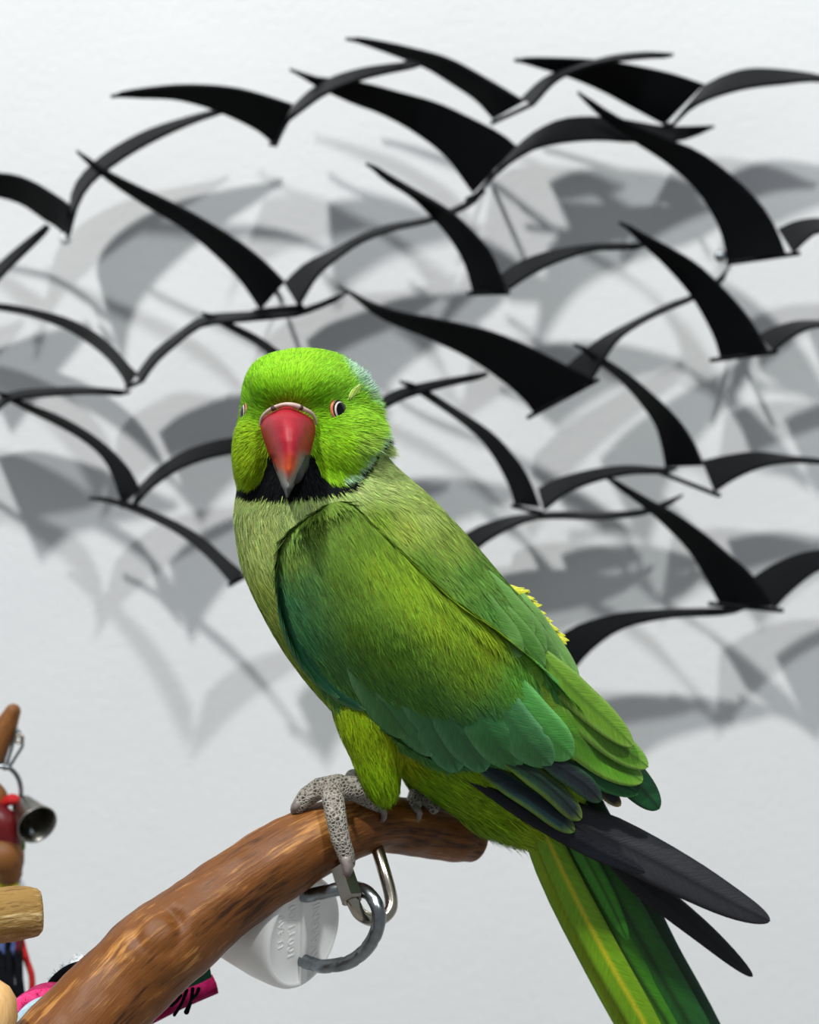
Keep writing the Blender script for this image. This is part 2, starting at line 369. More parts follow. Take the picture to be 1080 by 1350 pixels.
# the pins that hold the flock off the wall, two with a visible round head
for px, py, so in ((650, 215, 45), (365, 385, 36), (985, 445, 41)):
    a = P(px, py, WALL - (so - 9) * .001); tube('mounting_pin', [a, Vector((a.x, WALL, a.z))], .0012, M['black'], flock, 8, round_ends=False)
for px, py, so, mt in ((86, 315, 36, 'putty'), (950, 338, 46, 'steel')):
    a = P(px, py, WALL - so * .001)
    lathe('screw_head', a, (0, -1, 0), [(-.003, 0), (-.003, .0014), (-.001, .0014), (-.001, .0026), (.0006, .0028), (.0014, .002), (.0018, .0008), (.0018, 0)], M[mt], flock, 20)

# ------------------------------------------------------------------ the parrot
parrot = empty('parrot', Q(500, 1060, 0), 'green parakeet with red beak and black collar perched on the branch', 'parrot')

def ring_loft(rings, seg=40, p=1.0):
    V = []; Fc = []
    for (L, R, off, t) in rings:
        a = Q(*L, off); b = Q(*R, off); c = (a + b) / 2; h = (b - a) / 2
        for k in range(seg):
            th = 2 * math.pi * k / seg
            V.append(c + h * math.cos(th) + Vector((0, t * .001, 0)) * (math.sin(th) if math.sin(th) > 0 else -abs(math.sin(th)) ** p))
    n = len(rings)
    for i in range(n - 1):
        for k in range(seg):
            Fc.append((i * seg + k, i * seg + (k + 1) % seg, (i + 1) * seg + (k + 1) % seg, (i + 1) * seg + k))
    Fc.append(tuple(reversed(range(seg)))); Fc.append(tuple((n - 1) * seg + k for k in range(seg)))
    return V, Fc
def dense_rings(rings, n):
    q = cr([tuple(L) + tuple(R) + (o, t) for L, R, o, t in rings], n)
    return [((x[0], x[1]), (x[2], x[3]), x[4], max(x[5], .5)) for x in q]
def ellipsoid(c, r, seg=24):
    V = []; Fc = []
    for i in range(seg // 2 + 1):
        ph = math.pi * i / (seg // 2)
        for k in range(seg):
            th = 2 * math.pi * k / seg
            V.append(c + Vector((r[0] * math.sin(ph) * math.cos(th), r[1] * math.sin(ph) * math.sin(th), r[2] * math.cos(ph))))
    for i in range(seg // 2):
        for k in range(seg): Fc.append((i * seg + k, (i + 1) * seg + k, (i + 1) * seg + (k + 1) % seg, i * seg + (k + 1) % seg))
    return V, Fc
def remeshed(pieces, voxel, smooth_it, factor=.5):
    V = []; Fc = []
    for v, f in pieces:
        o = len(V); V += [tuple(x) for x in v]; Fc += [tuple(i + o for i in q) for q in f]
    me = bpy.data.meshes.new('tmp'); me.from_pydata(V, [], Fc)
    bm = bmesh.new(); bm.from_mesh(me); bmesh.ops.remove_doubles(bm, verts=bm.verts, dist=1e-6); bmesh.ops.recalc_face_normals(bm, faces=bm.faces); bm.to_mesh(me); bm.free()
    o = bpy.data.objects.new('tmp', me); COL.objects.link(o)
    r = o.modifiers.new('r', 'REMESH'); r.mode = 'VOXEL'; r.voxel_size = voxel
    s = o.modifiers.new('s', 'SMOOTH'); s.iterations = smooth_it; s.factor = factor
    dg = bpy.context.evaluated_depsgraph_get(); dg.update()
    m2 = bpy.data.meshes.new_from_object(o.evaluated_get(dg))
    Vo = np.empty(len(m2.vertices) * 3); m2.vertices.foreach_get('co', Vo)
    Fo = [tuple(p.vertices) for p in m2.polygons]
    bpy.data.objects.remove(o); bpy.data.meshes.remove(me); bpy.data.meshes.remove(m2)
    return Vo.reshape(-1, 3), Fo

BODY = dense_rings([((335,590),(492,548),-8,15), ((313,655),(512,607),-8,20), ((311,690),(560,650),-6,24), ((319,745),(616,708),-3,27), ((344,803),(666,766),0,29),
        ((380,865),(707,813),3,29), ((428,925),(735,860),6,27), ((482,977),(760,905),9,24), ((548,1037),(782,955),12,19), ((612,1082),(786,1010),15,13), ((664,1106),(768,1060),18,8), ((700,1112),(745,1087),20,4)], 40)
HEAD = dense_rings([((384,461),(418,461),-6,3), ((350,470),(448,468),-7,9), ((332,484),(466,482),-8,14), ((322,505),(480,503),-9,17.5), ((317,540),(491,538),-8,20), ((312,570),(498,568),-7,21),
        ((308,600),(503,595),-6,21.5), ((310,628),(501,616),-7,19), ((318,650),(490,636),-7,18), ((335,668),(470,655),-6,12)], 26)
pieces = [ring_loft(BODY), ring_loft(HEAD, 40, 1.25)]
pieces.append(ellipsoid(Q(394, 515, -18.3), (.0136, .0128, .0082)))       # brow over the beak
pieces.append(ellipsoid(Q(450, 592, -17.5), (.0112, .0118, .0122)))       # cheeks
pieces.append(ellipsoid(Q(335, 600, -16.5), (.0058, .0112, .0118)))
tp, tr = rounded([Q(478, 905, -7), Q(485, 950, -7.5), Q(495, 992, -7), Q(503, 1030, -6), Q(506, 1043, -5.5)], [.0100, .0090, .0070, .0056, .0046])
pieces.append(tube_data(tp, tr, 20)[:2])                                 # thigh
tp, tr = rounded([Q(540, 950, 18), Q(550, 990, 20), Q(554, 1022, 22), Q(555, 1034, 22)], [.010, .008, .0055, .004])
pieces.append(tube_data(tp, tr, 20)[:2])                                 # the other thigh
BV, BF = remeshed(pieces, .0011, 13)
body_bvh = BVHTree.FromPolygons([tuple(v) for v in BV], BF)
CAM = Vector((0, 0, CZ))
def ray(px, py, bvh=None):
    d = (P(px, py, 1.0) - CAM).normalized()
    return (bvh or body_bvh).ray_cast(CAM, d)[:2]

# --- colours of the plumage, laid over the bird from anchor spots
def field(anchors, pw=3.0):
    A = np.array([a[:2] for a in anchors], float); C = np.array([lin(a[2])[:3] for a in anchors])
    def f(u, v):
        d = np.hypot(u[:, None] - A[None, :, 0], v[:, None] - A[None, :, 1]) + 6
        wgt = d ** -pw
        return (wgt[:, :, None] * C[None]).sum(1) / wgt.sum(1)[:, None]
    return f
f_head = field([(400,470,(142,200,34)),(350,490,(130,192,24)),(450,490,(136,196,40)),(400,510,(134,196,24)),(345,520,(112,176,16)),(420,525,(104,168,14)),(330,535,(96,150,12)),
    (322,575,(132,168,18)),(335,610,(140,172,22)),(330,640,(132,164,20)),(430,560,(122,184,16)),(460,585,(140,196,18)),(440,620,(124,178,14)),(480,560,(136,190,40)),(470,625,(128,178,24)),
    (455,520,(128,190,40)),(487,590,(150,190,70))])
f_body = field([(330,690,(176,196,116)),(400,670,(172,194,120)),(350,740,(176,196,108)),(345,790,(160,182,78)),(380,860,(140,168,56)),(420,910,(138,166,40)),(470,640,(172,194,118)),(520,640,(166,188,108)),(560,680,(160,182,94)),
    (500,690,(120,150,44)),(540,700,(146,168,66)),(600,720,(128,154,62)),(560,750,(86,126,40)),(620,760,(92,136,52)),(650,810,(78,128,52)),(680,800,(100,142,64)),(720,860,(84,132,52)),
    (470,960,(136,166,16)),(500,1030,(124,164,14)),(540,990,(150,160,10)),(580,1050,(112,158,14)),(620,1060,(116,150,14)),(660,1090,(124,164,20)),(700,1100,(140,170,30)),(760,900,(90,136,40))])
f_wing = field([(385,740,(112,142,62)),(430,690,(98,126,46)),(400,770,(84,132,70)),(380,800,(70,132,86)),(400,850,(64,126,76)),(450,760,(88,120,38)),(480,720,(98,128,38)),(500,750,(118,150,36)),(540,780,(128,162,36)),
    (480,830,(88,126,38)),(440,880,(74,124,62)),(520,860,(90,132,40)),(580,820,(132,164,38)),(640,850,(134,162,34)),(620,880,(112,148,38)),(500,930,(70,120,56)),(560,930,(76,124,50)),(600,980,(50,112,70)),(650,960,(58,118,66)),
    (690,900,(90,152,50)),(720,920,(82,150,76)),(760,960,(114,160,40)),(820,1000,(106,148,50))])
CU = np.array([[300,640,650],[330,648,661],[346,634,661],[353,602,661],[415,600,660],[423,626,658],[436,640,656],[452,642,653],[470,637,646],[490,613,621],[500,592,599],[507,575,580]], float)
def body_color(u, v):
    u = np.asarray(u, float); v = np.asarray(v, float)
    lo = np.interp(u, CU[:, 0], CU[:, 2])
    hd = 1 / (1 + np.exp((v - lo) / 1.2))
    c = f_body(u, v) * (1 - hd)[:, None] + f_head(u, v) * hd[:, None]
    up = np.interp(u, CU[:, 0], CU[:, 1])
    # pale blue wash on the nape and just above the collar at the side
    nape = np.clip((u - (447 + (v - 470) * .62)) / 12, 0, 1) * (v > 455) * (v < 600) * np.clip((u - 440) / 20, 0, 1)
    edge = np.clip(1 - np.abs(v - (up - 5)) / 7, 0, 1) * (u > 455)
    k = np.clip(nape * .8 + edge * .75, 0, .85) * hd
    c = c * (1 - k)[:, None] + np.array(lin((176, 206, 196))[:3]) * k[:, None]
    b = (v > up) & (v < lo)
    c[b] = lin((4, 6, 10))[:3]
    return c
def jitter(c, amt, n):
    j = 1 + (RNG.random((n, 1)) - .5) * amt
    hue = 1 + (RNG.random((n, 3)) - .5) * amt * .35
    return np.clip(c * j * hue, 0, 1)
def rgba(c): return np.concatenate([c, np.ones((len(c), 1))], axis=1)
def uvs_of(Vv): return 540 + F * Vv[:, 0] / Vv[:, 1], 675 - F * (Vv[:, 2] - CZ) / Vv[:, 1]
bu, bv = uvs_of(BV)
body = mesh('body', BV, BF, M['skin'], parrot, cols=rgba(body_color(bu, bv) * .85))

# --- wing shell lying on the body
def smooth_grid(Z, it):
    for _ in range(it):
        Zp = np.pad(Z, 1, mode='edge'); Z = (Zp[1:-1, 1:-1] * 2 + Zp[:-2, 1:-1] + Zp[2:, 1:-1] + Zp[1:-1, :-2] + Zp[1:-1, 2:]) / 6
    return Z
WR = cr([(418,672,438,662), (378,704,462,664), (365,745,492,692), (368,795,536,734), (386,850,592,786), (424,905,650,828), (490,955,700,868), (570,1000,744,912), (660,1012,792,962), (760,1030,836,1005), (818,1040,850,1024)], 46)
NS = 26
def wing_shell(far):
    Z = np.zeros((46, NS)); PXY = np.zeros((46, NS, 2))
    for i, r in enumerate(WR):
        for j in range(NS):
            s = j / (NS - 1)
            if far: s = .12 + .84 * s
            PXY[i, j] = (r[0] + (r[2] - r[0]) * s, r[1] + (r[3] - r[1]) * s)
            if far:
                o = P(*PXY[i, j], 1.0); h = body_bvh.ray_cast(o, (CAM - o).normalized())[0]
            else: h, _ = ray(*PXY[i, j])
            Z[i, j] = h.y if h is not None else np.nan
    for i in range(46):
        ok = ~np.isnan(Z[i])
        if ok.sum() >= 2: Z[i] = np.interp(np.arange(NS), np.arange(NS)[ok], Z[i][ok])
        else: Z[i] = Z[i - 1]
    Z = smooth_grid(Z, 14); Vw = []; Fw = []; sg = -1 if far else 1
    for side in (0, 1):
        for i in range(46):
            for j in range(NS):
                s = j / (NS - 1); t = i / 45
                bulge = (max(0, 1 - (2 * s - 1) ** 2) ** (.9 if s < .5 else .55)) * (min(1, t * 3.2 + .02) ** .8) * (.0050 * (1 - .45 * t)) + .0004
                Vw.append(P(*PXY[i, j], Z[i, j] - sg * (bulge if side == 0 else -.0025)))
    o2 = 46 * NS
    for i in range(45):
        for j in range(NS - 1):
            q = (i * NS + j, (i + 1) * NS + j, (i + 1) * NS + j + 1, i * NS + j + 1); Fw.append(q); Fw.append(tuple(o2 + k for k in reversed(q)))
        Fw.append((i * NS, o2 + i * NS, o2 + (i + 1) * NS, (i + 1) * NS)); e = i * NS + NS - 1; Fw.append((e, e + NS, o2 + e + NS, o2 + e))
    for j in range(NS - 1):
        Fw.append((j, j + 1, o2 + j + 1, o2 + j)); e = 45 * NS + j; Fw.append((e, o2 + e, o2 + e + 1, e + 1))
    if far: Fw = [tuple(reversed(f)) for f in Fw]
    A = np.array([tuple(v) for v in Vw]); u, v = uvs_of(A)
    return A, Fw, mesh('wing', A, Fw, M['skin'], parrot, cols=rgba(f_wing(u, v) * .8))
VwA, Fw, wing = wing_shell(False)
VfA, Ff, far_wing = wing_shell(True)
wing_bvh = BVHTree.FromPolygons([tuple(v) for v in VwA], Fw)
allV = np.concatenate([BV, VwA]); allF = list(BF) + [tuple(i + len(BV) for i in f) for f in Fw]
all_bvh = BVHTree.FromPolygons([tuple(v) for v in allV], allF)

# --- fine plumage: narrow curved barbs rooted on the surface
def sample_surface(V, Fc, n, keep=None):
    tri = []
    for f in Fc:
        for k in range(1, len(f) - 1): tri.append((f[0], f[k], f[k + 1]))
    tri = np.array(tri); a, b, c = V[tri[:, 0]], V[tri[:, 1]], V[tri[:, 2]]
    N = np.cross(b - a, c - a); ar = np.linalg.norm(N, axis=1) + 1e-15; N = N / ar[:, None]
    mid = (a + b + c) / 3
    wgt = ar.copy()
    if keep is not None: wgt = wgt * keep(mid, N)
    idx = RNG.choice(len(tri), n, p=wgt / wgt.sum())
    r1 = np.sqrt(RNG.random(n))[:, None]; r2 = RNG.random(n)[:, None]
    return a[idx] * (1 - r1) + b[idx] * r1 * (1 - r2) + c[idx] * r1 * r2, N[idx]
def barbs(name, pts, N, flow, colfun, length, width, lift, parent, curl=.35, seg=3, jl=.5, jit=.55, bvh=None):
    n = len(pts)
    fl = flow - N * (flow * N).sum(1)[:, None]; fl = fl / (np.linalg.norm(fl, axis=1)[:, None] + 1e-9)
    sd = np.cross(N, fl)
    a = (RNG.random(n) - .5) * .5; fl2 = fl * np.cos(a)[:, None] + sd * np.sin(a)[:, None]; sd = np.cross(N, fl2)
    Ln = (length if np.ndim(length) else np.full(n, length)) * (1 - jl / 2 + jl * RNG.random(n)); Wd = (width if np.ndim(width) else np.full(n, width)) * (.7 + .6 * RNG.random(n))
    Li = (lift if np.ndim(lift) else np.full(n, lift)) * (.5 + RNG.random(n))
    V = np.zeros((n, 2 * seg + 1, 3)); tilt = (RNG.random(n) - .5) * .8
    for k in range(seg + 1):
        t = k / seg
        hgt = Li * (t - curl * t * t) * Ln
        c = pts + fl2 * (Ln * t)[:, None] + N * hgt[:, None] - N * .0003
        if bvh is not None and k:                        # keep the barb above hollows in the surface
            for q in range(n):
                loc, nor, _, _ = bvh.find_nearest(c[q])
                sg = (c[q][0] - loc[0]) * nor[0] + (c[q][1] - loc[1]) * nor[1] + (c[q][2] - loc[2]) * nor[2]
                need = hgt[q] + .00012 - sg
                if need > 0: c[q] += np.array(nor) * need
        if k == seg: V[:, 2 * seg] = c
        else:
            wv_ = Wd * (.55 + .45 * math.sin(math.pi * min(t + .25, 1)))
            off = sd * wv_[:, None] * .5 + N * (wv_ * tilt)[:, None] * .5
            V[:, 2 * k] = c - off; V[:, 2 * k + 1] = c + off
    m = 2 * seg + 1; base = (np.arange(n) * m)[:, None]
    faces = []
    for k in range(seg - 1): faces.append(np.concatenate([base + 2 * k, base + 2 * k + 1, base + 2 * k + 3, base + 2 * k + 2], axis=1))
    quads = np.concatenate(faces).tolist(); tris = np.concatenate([base + 2 * seg - 2, base + 2 * seg - 1, base + 2 * seg], axis=1).tolist()
    mid = pts + fl2 * (Ln * .65)[:, None]; mu_, mv_ = uvs_of(mid); col = jitter(colfun(mu_, mv_), jit, n); rk = RNG.random(n)[:, None]; col = np.clip(col * np.where(rk < .09, .5, np.where(rk > .93, 1.35, 1.0)), 0, 1)
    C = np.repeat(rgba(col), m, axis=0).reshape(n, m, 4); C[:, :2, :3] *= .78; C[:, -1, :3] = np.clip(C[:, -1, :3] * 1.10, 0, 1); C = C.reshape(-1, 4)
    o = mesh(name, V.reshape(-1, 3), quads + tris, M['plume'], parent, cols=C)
    o['kind'] = 'stuff'; return o
def flow_px(dx, dy): return np.stack([dx, np.zeros_like(dx), -dy], axis=1)

beak_root = np.array(Q(382, 548, -30))
face_c = np.array(Q(400, 560, -10))
# head barbs
hp, hn = sample_surface(BV, BF, 95000, lambda m, N: ((m[:, 2] > CZ + S * (675 - 668)) * (m[:, 1] < D + .02)).astype(float))
hu, hv = uvs_of(hp)
rad = hp - beak_root
hf = rad * np.array([1, 0, 1]); hf[:, 1] = np.clip(np.linalg.norm(hf, axis=1) - .012, 0, 1)
dist = np.linalg.norm(rad, axis=1)
hl = np.clip(.0022 + dist * .07, .0022, .0048)
nape = np.clip((hu - 455) / 30, 0, 1) * (hv < 590)
barbs('head_plumage', hp, hn, hf, body_color, hl * (1 + .35 * nape), .00021, .12 + .5 * nape, body, jit=.6, bvh=body_bvh)
# body barbs (not under the wing)
bp, bn = sample_surface(BV, BF, 95000, lambda m, N: (m[:, 2] < CZ + S * (675 - 640)).astype(float))
u_, v_ = uvs_of(bp)
keep = (v_ > np.interp(u_, CU[:, 0], CU[:, 2]) - 2) & (v_ < 1112)
bp, bn, u_, v_ = bp[keep], bn[keep], u_[keep], v_[keep]
ang = np.interp(v_, [640, 700, 800, 930, 1000], [1.25, 1.2, 1.05, .95, .9])           # chest side, angle below horizontal
ang_b = np.interp(v_, [600, 700, 800, 1000], [.75, .85, .88, .88])
kx = np.clip((u_ - np.interp(v_, [640, 1000], [380, 560])) / 110, 0, 1)
an = ang * (1 - kx) + ang_b * kx
th = (u_ < 545) & (v_ > 925); an = np.where(th, 1.28, an)
collar_end = np.where(v_ > 1060, .0075, .0058); collar_end = np.where((v_ > 1030) & (u_ < 545), .0030, collar_end)
barbs('body_plumage', bp, bn, flow_px(np.cos(an), np.sin(an)), body_color, collar_end, .00030, np.where(v_ > 1075, .30, .075), body, bvh=body_bvh)
# wing coverts' soft plumage
wp, wn = sample_surface(VwA, Fw, 60000, lambda m, N: ((N[:, 1] < .3) * (m[:, 0] < S * (800 - 540))).astype(float))
u_, v_ = uvs_of(wp)
an = np.interp(u_, [380, 480, 620, 760], [1.12, 1.2, 1.02, .8])
barbs('wing_plumage', wp, wn, flow_px(np.cos(an), np.sin(an)), f_wing, np.interp(v_, [660, 740], [.0038, .0075]), .00036, .05, wing, seg=3, bvh=wing_bvh)

wp, wn = sample_surface(VfA, Ff, 9000, lambda m, N: ((N[:, 1] > -.2) * (m[:, 0] < S * (780 - 540))).astype(float))
u_, v_ = uvs_of(wp); an = np.interp(u_, [380, 480, 620, 760], [1.12, 1.2, 1.02, .8])
barbs('wing_plumage', wp, wn, flow_px(np.cos(an), np.sin(an)), f_wing, .0085, .0010, .07, far_wing, seg=3)

# --- vaned feathers, each its own part
def feather(name, ctrl, width, col, parent, edge=None, tipc=None, rachis=None, mm=None, lift=(.6, 1.2), cup=.06, n=20, tip_round=.55, base_w=.5, bvh=None, tilt=0.0):
    """ctrl: centre line in picture points; mm: depths (base, tip) relative to the bird, else the feather lies on the bird"""
    C0 = cr(ctrl, 60); tt = [1 - (1 - i / (n - 1)) ** 1.9 for i in range(n)]; C = [np.array([np.interp(x * 59, range(60), [c[k] for c in C0]) for k in (0, 1)]) for x in tt]; m = 9; V = []; cols = []; uv = []
    if mm is None:
        hits = []
        for q in C:
            h, nn = ray(q[0], q[1], bvh or all_bvh); hits.append((h, nn))
        ys = [h.y if h is not None else np.nan for h, _ in hits]; a = np.array(ys); ok = ~np.isnan(a)
        if ok.sum() >= 2:
            idx = np.arange(n); k = np.polyfit(idx[ok], a[ok], 1 if ok.sum() < 5 else 2); fit = np.polyval(k, idx)
            a = np.where(ok, np.minimum(a, fit + .0006), np.interp(idx, idx[ok], a[ok]))
            for _ in range(3): a[1:-1] = (a[:-2] + 2 * a[1:-1] + a[2:]) / 4
        pts = [P(C[i][0], C[i][1], a[i] - .001 * (lift[0] + (lift[1] - lift[0]) * tt[i])) for i in range(n)]
        nr = [(nn if nn is not None else None) for _, nn in hits]; last = next((x for x in nr if x is not None), Vector((0, -1, 0)))
        for i in range(n):
            if nr[i] is None: nr[i] = last
            last = nr[i]
            nr[i] = (Vector(nr[i]) + Vector((0, -.8, 0))).normalized()
    else:
        if mm[0] is None: h0, _ = ray(C[0][0], C[0][1], all_bvh); mm = ((h0.y - D) * 1000 + 1.6,) + tuple(mm[1:])
        pts = [Q(C[i][0], C[i][1], np.interp(tt[i], np.linspace(0, 1, len(mm)), mm)) for i in range(n)]
        nr = [Vector((tilt, -1, .25)).normalized()] * n
    L = sum((pts[i + 1] - pts[i]).length for i in range(n - 1)); acc = 0
    c0 = np.array(lin(col)[:3]); ce = np.array(lin(edge)[:3]) if edge else c0; ct = np.array(lin(tipc)[:3]) if tipc else c0; crr = np.array(lin(rachis)[:3]) if rachis else None
    vj = 1 + (random.random() - .5) * .16
    for i in range(n):
        t = tt[i]
        if i: acc += (pts[i] - pts[i - 1]).length
        T = (pts[min(i + 1, n - 1)] - pts[max(i - 1, 0)]).normalized(); N = nr[i]; W = T.cross(N).normalized(); N = W.cross(T).normalized()
        if N.y > 0: N = -N
        x = max(0.0, (t - (1 - tip_round)) / tip_round)
        wd = width * (pts[i].y / F) * (base_w + (1 - base_w) * min(1, t / .35) ** .8) * math.sqrt(max(0.0, 1 - x ** 2.4)) + 1e-5
        for j in range(m):
            s = (j - (m - 1) / 2) / ((m - 1) / 2)
            V.append(pts[i] + W * (s * wd * .5) - N * (cup * wd * s * s) + N * (.00022 if abs(s) < .01 else 0))
            c = c0 * (1 - t) + ct * t
            k = max(0, (abs(s) - .55) / .45) ** 1.6; k = max(k, max(0, (t - .9) / .1) * .8)
            c = c * (1 - k) + ce * k
            if crr is not None and abs(s) < .01: c = crr
            cols.append(tuple(np.clip(c * vj, 0, 1)) + (1,)); uv.append((s * wd * 500, acc * 1000))
    Fc = []
    for i in range(n - 1):
        for j in range(m - 1): Fc.append((i * m + j, (i + 1) * m + j, (i + 1) * m + j + 1, i * m + j + 1))
    o = mesh(name, V, Fc, M['feather'], parent, cols=cols, uvs=uv)
    sd = o.modifiers.new('thickness', 'SOLIDIFY'); sd.thickness = .0002; sd.offset = -1
    return o

def lighter(c, k): return [min(255, q + k) for q in c]
tail = feather('tail', [(735,1040),(790,1150),(850,1260),(915,1370),(1000,1520)], 92, (58,104,20), parrot, edge=(40,84,20), mm=(20,34,50), lift=(0,0), tip_round=.6, base_w=.6)
# tail feathers (child of tail)
feather('tail_feather', [(690,1062),(724,1150),(770,1240),(826,1345),(900,1480)], 36, (150,178,30), tail, edge=(104,150,30), mm=(13,26,42), rachis=(60,84,14), base_w=.7)
feather('tail_feather', [(702,1062),(752,1170),(800,1262),(850,1350),(925,1490)], 42, (112,158,22), tail, edge=(112,150,22), mm=(10.5,21,36), rachis=(190,186,34), base_w=.7)
feather('tail_feather', [(720,1062),(768,1160),(822,1258),(880,1350),(965,1490)], 48, (66,134,28), tail, edge=(34,84,26), mm=(12.6,25.6,41.6), rachis=(36,66,14), base_w=.7)
feather('tail_feather', [(748,1050),(796,1150),(850,1250),(908,1350),(1000,1510)], 54, (46,108,24), tail, edge=(28,84,36), mm=(14.5,28,44), tipc=(24,76,40), rachis=(24,56,18), base_w=.7)
feather('tail_feather', [(775,1050),(828,1160),(878,1262),(926,1350),(1010,1510)], 44, (14,48,20), tail, edge=(10,62,50), mm=(17,30.5,47), rachis=(10,30,14), base_w=.7)
feather('tail_feather', [(735,1062),(772,1130),(800,1182),(828,1240)], 26, (62,138,34), tail, edge=(40,106,26), mm=(11.6,16,20), rachis=(40,84,18), base_w=.6)

# long primaries beyond the wing
feather('flight_feather', [(690,1045),(768,1088),(838,1122),(910,1160),(965,1190),(1015,1214)], 62, (50,50,56), wing, edge=(30,30,36), tipc=(40,40,44), mm=(6,12,18), rachis=(24,24,28), tip_round=.72, tilt=.2)
feather('flight_feather', [(790,1110),(840,1160),(886,1196),(935,1236),(992,1287)], 36, (16,17,20), far_wing, edge=(10,10,13), mm=(15,21,27), rachis=(8,8,10), tip_round=.92, tilt=.2)
feather('flight_feather', [(600,1008),(660,1046),(715,1080),(790,1122),(850,1150)], 30, (8,12,24), wing, edge=(12,16,22), mm=(-5,-2,3,9), rachis=(4,6,10), tip_round=.5, tilt=.2)
feather('flight_feather', [(622,1000),(672,1034),(714,1062),(757,1096)], 30, (14,42,46), wing, edge=(100,132,42), mm=(-9.5,-6,-.5), rachis=(10,20,24), tip_round=.3, tilt=.2)
feather('flight_feather', [(662,996),(706,1024),(738,1050),(766,1080)], 30, (26,72,38), wing, edge=(112,142,40), tipc=(34,40,48), mm=(-11,-6.5,-1), rachis=(10,24,20), tip_round=.3, tilt=.2)
feather('flight_feather', [(706,992),(744,1016),(772,1036),(792,1056)], 30, (14,34,38), wing, edge=(40,80,50), tipc=(36,38,44), mm=(-9,-4.5,0), rachis=(8,16,18), tip_round=.35, tilt=.2)
feather('flight_feather', [(760,1006),(786,1030),(806,1050),(818,1062)], 22, (12,16,20), wing, edge=(120,110,60), mm=(2,4,6), tip_round=.4, tilt=.2)
# dark edge of the folded hand under the bend of the wing
feather('covert_feather', [(372,775),(383,826),(408,876),(448,920)], 30, (18,82,50), wing, edge=(70,120,76), lift=(.2,.8), tip_round=.6)
feather('covert_feather', [(396,846),(424,890),(450,916),(482,936)], 26, (12,72,44), wing, edge=(90,130,70), lift=(.2,.8), tip_round=.6)
# long inner feathers at the wing tip
feather('covert_feather', [(775,980),(815,1008),(846,1040),(869,1066)], 46, (18,72,36), wing, edge=(12,54,30), mm=(4,6,8), rachis=(10,40,22), tip_round=.5, tilt=.2)
feather('covert_feather', [(705,975),(765,1008),(808,1030),(842,1046)], 38, (26,88,44), wing, edge=(46,110,54), mm=(None,-2.5,3,6.5), rachis=(14,54,28), tip_round=.5, tilt=.2)
feather('covert_feather', [(690,915),(746,962),(800,1002),(847,1030)], 50, (84,142,32), wing, edge=(128,172,66), mm=(None,-9,1,4.5), base_w=.35, rachis=(64,112,24), tip_round=.45, tilt=.25)
feather('covert_feather', [(715,895),(772,946),(820,986),(854,1011)], 46, (90,142,36), wing, edge=(130,168,76), mm=(None,-5,.5,4), base_w=.35, rachis=(70,112,28), tip_round=.5, tilt=.3)
feather('covert_feather', [(705,855),(756,910),(802,952),(834,983)], 44, (96,138,36), wing, edge=(122,158,68), mm=(None,-7,-3,0), base_w=.35, rachis=(74,110,28), tip_round=.55, tilt=.35)
# greater coverts, lower rim of the wing (outer ones first)
G = [((470,850),(500,915),(540,972),60,(46,102,56)), ((500,870),(534,935),(574,996),58,(42,98,60)), ((532,875),(566,945),(604,1017),56,(38,98,62)), ((566,885),(600,955),(640,1016),54,(36,98,60)), ((604,890),(642,960),(682,1014),56,(40,106,58)),
     ((630,890),(682,962),(726,1009),54,(46,108,64)), ((650,885),(706,952),(754,998),56,(60,134,62))]
for k, (a, b, c, wd, col) in enumerate(G):
    col = (col[0] + 14, col[1] + 14, int(col[2] * .95) + 6)
    feather('covert_feather', [a, b, c], wd, col, wing, edge=lighter(col, 36), lift=(-1.5, 1.1 + .3 * k), rachis=[int(q * .88) for q in col], tip_round=.36, bvh=wing_bvh, base_w=.7)
# median coverts
Md = [
      ((640,850),(690,900),(732,948),40,(108,146,30)), ((668,862),(718,908),(757,940),42,(76,146,66)), ((626,834),(676,872),(716,900),38,(98,150,38))]
for k, (a, b, c, wd, col) in enumerate(Md):
    feather('covert_feather', [a, b, c], wd, col, wing, edge=lighter(col, 10), lift=(-1.8, .45 + .12 * k), rachis=[int(q * .9) for q in col], tip_round=.42, bvh=wing_bvh, base_w=.7)
# shoulder feathers on the back
Sc = [((700,790),(748,850),(789,909),34,(96,138,70)), ((684,785),(728,845),(762,894),38,(94,140,62)), ((664,785),(706,840),(738,881),42,(84,132,54)), ((612,772),(652,822),(688,864),44,(76,124,48)), ((640,790),(682,838),(718,878),42,(78,128,48)), ((636,760),(672,800),(704,836),42,(84,130,54)), ((648,770),(690,820),(720,858),40,(84,134,52))]
for k, (a, b, c, wd, col) in enumerate(Sc):
    feather('shoulder_feather', [a, b, c], wd, col, body, edge=lighter(col, 26), lift=(-2.2, .7 + .22 * k), rachis=[int(q * .88) for q in col], tip_round=.42, base_w=.7)
# yellow fringe showing behind the back, and the wisp on the nape
for k in range(22):
    t = k / 21; x, y = 684 + 57 * t, 776 + 66 * t; e = random.uniform(5, 13)
    feather('rump_feather', [(x - 14, y - 4), (x - 2, y + 1), (x + e, y + 4 + 8 * t - random.uniform(0, 7))], 6.5, (206, 208, 48), body, edge=(228, 232, 110), mm=(8 + random.random() * 1.5,) * 2, tip_round=.97, n=8)
for dx in (0, 4, -3): feather('nape_feather', [(463 + dx,525 - dx),(468 + dx,516),(474 + dx,507 - dx)], 4.5, (176,206,70), body, edge=(226,236,190), lift=(.5,2.0), tip_round=.8, n=6)

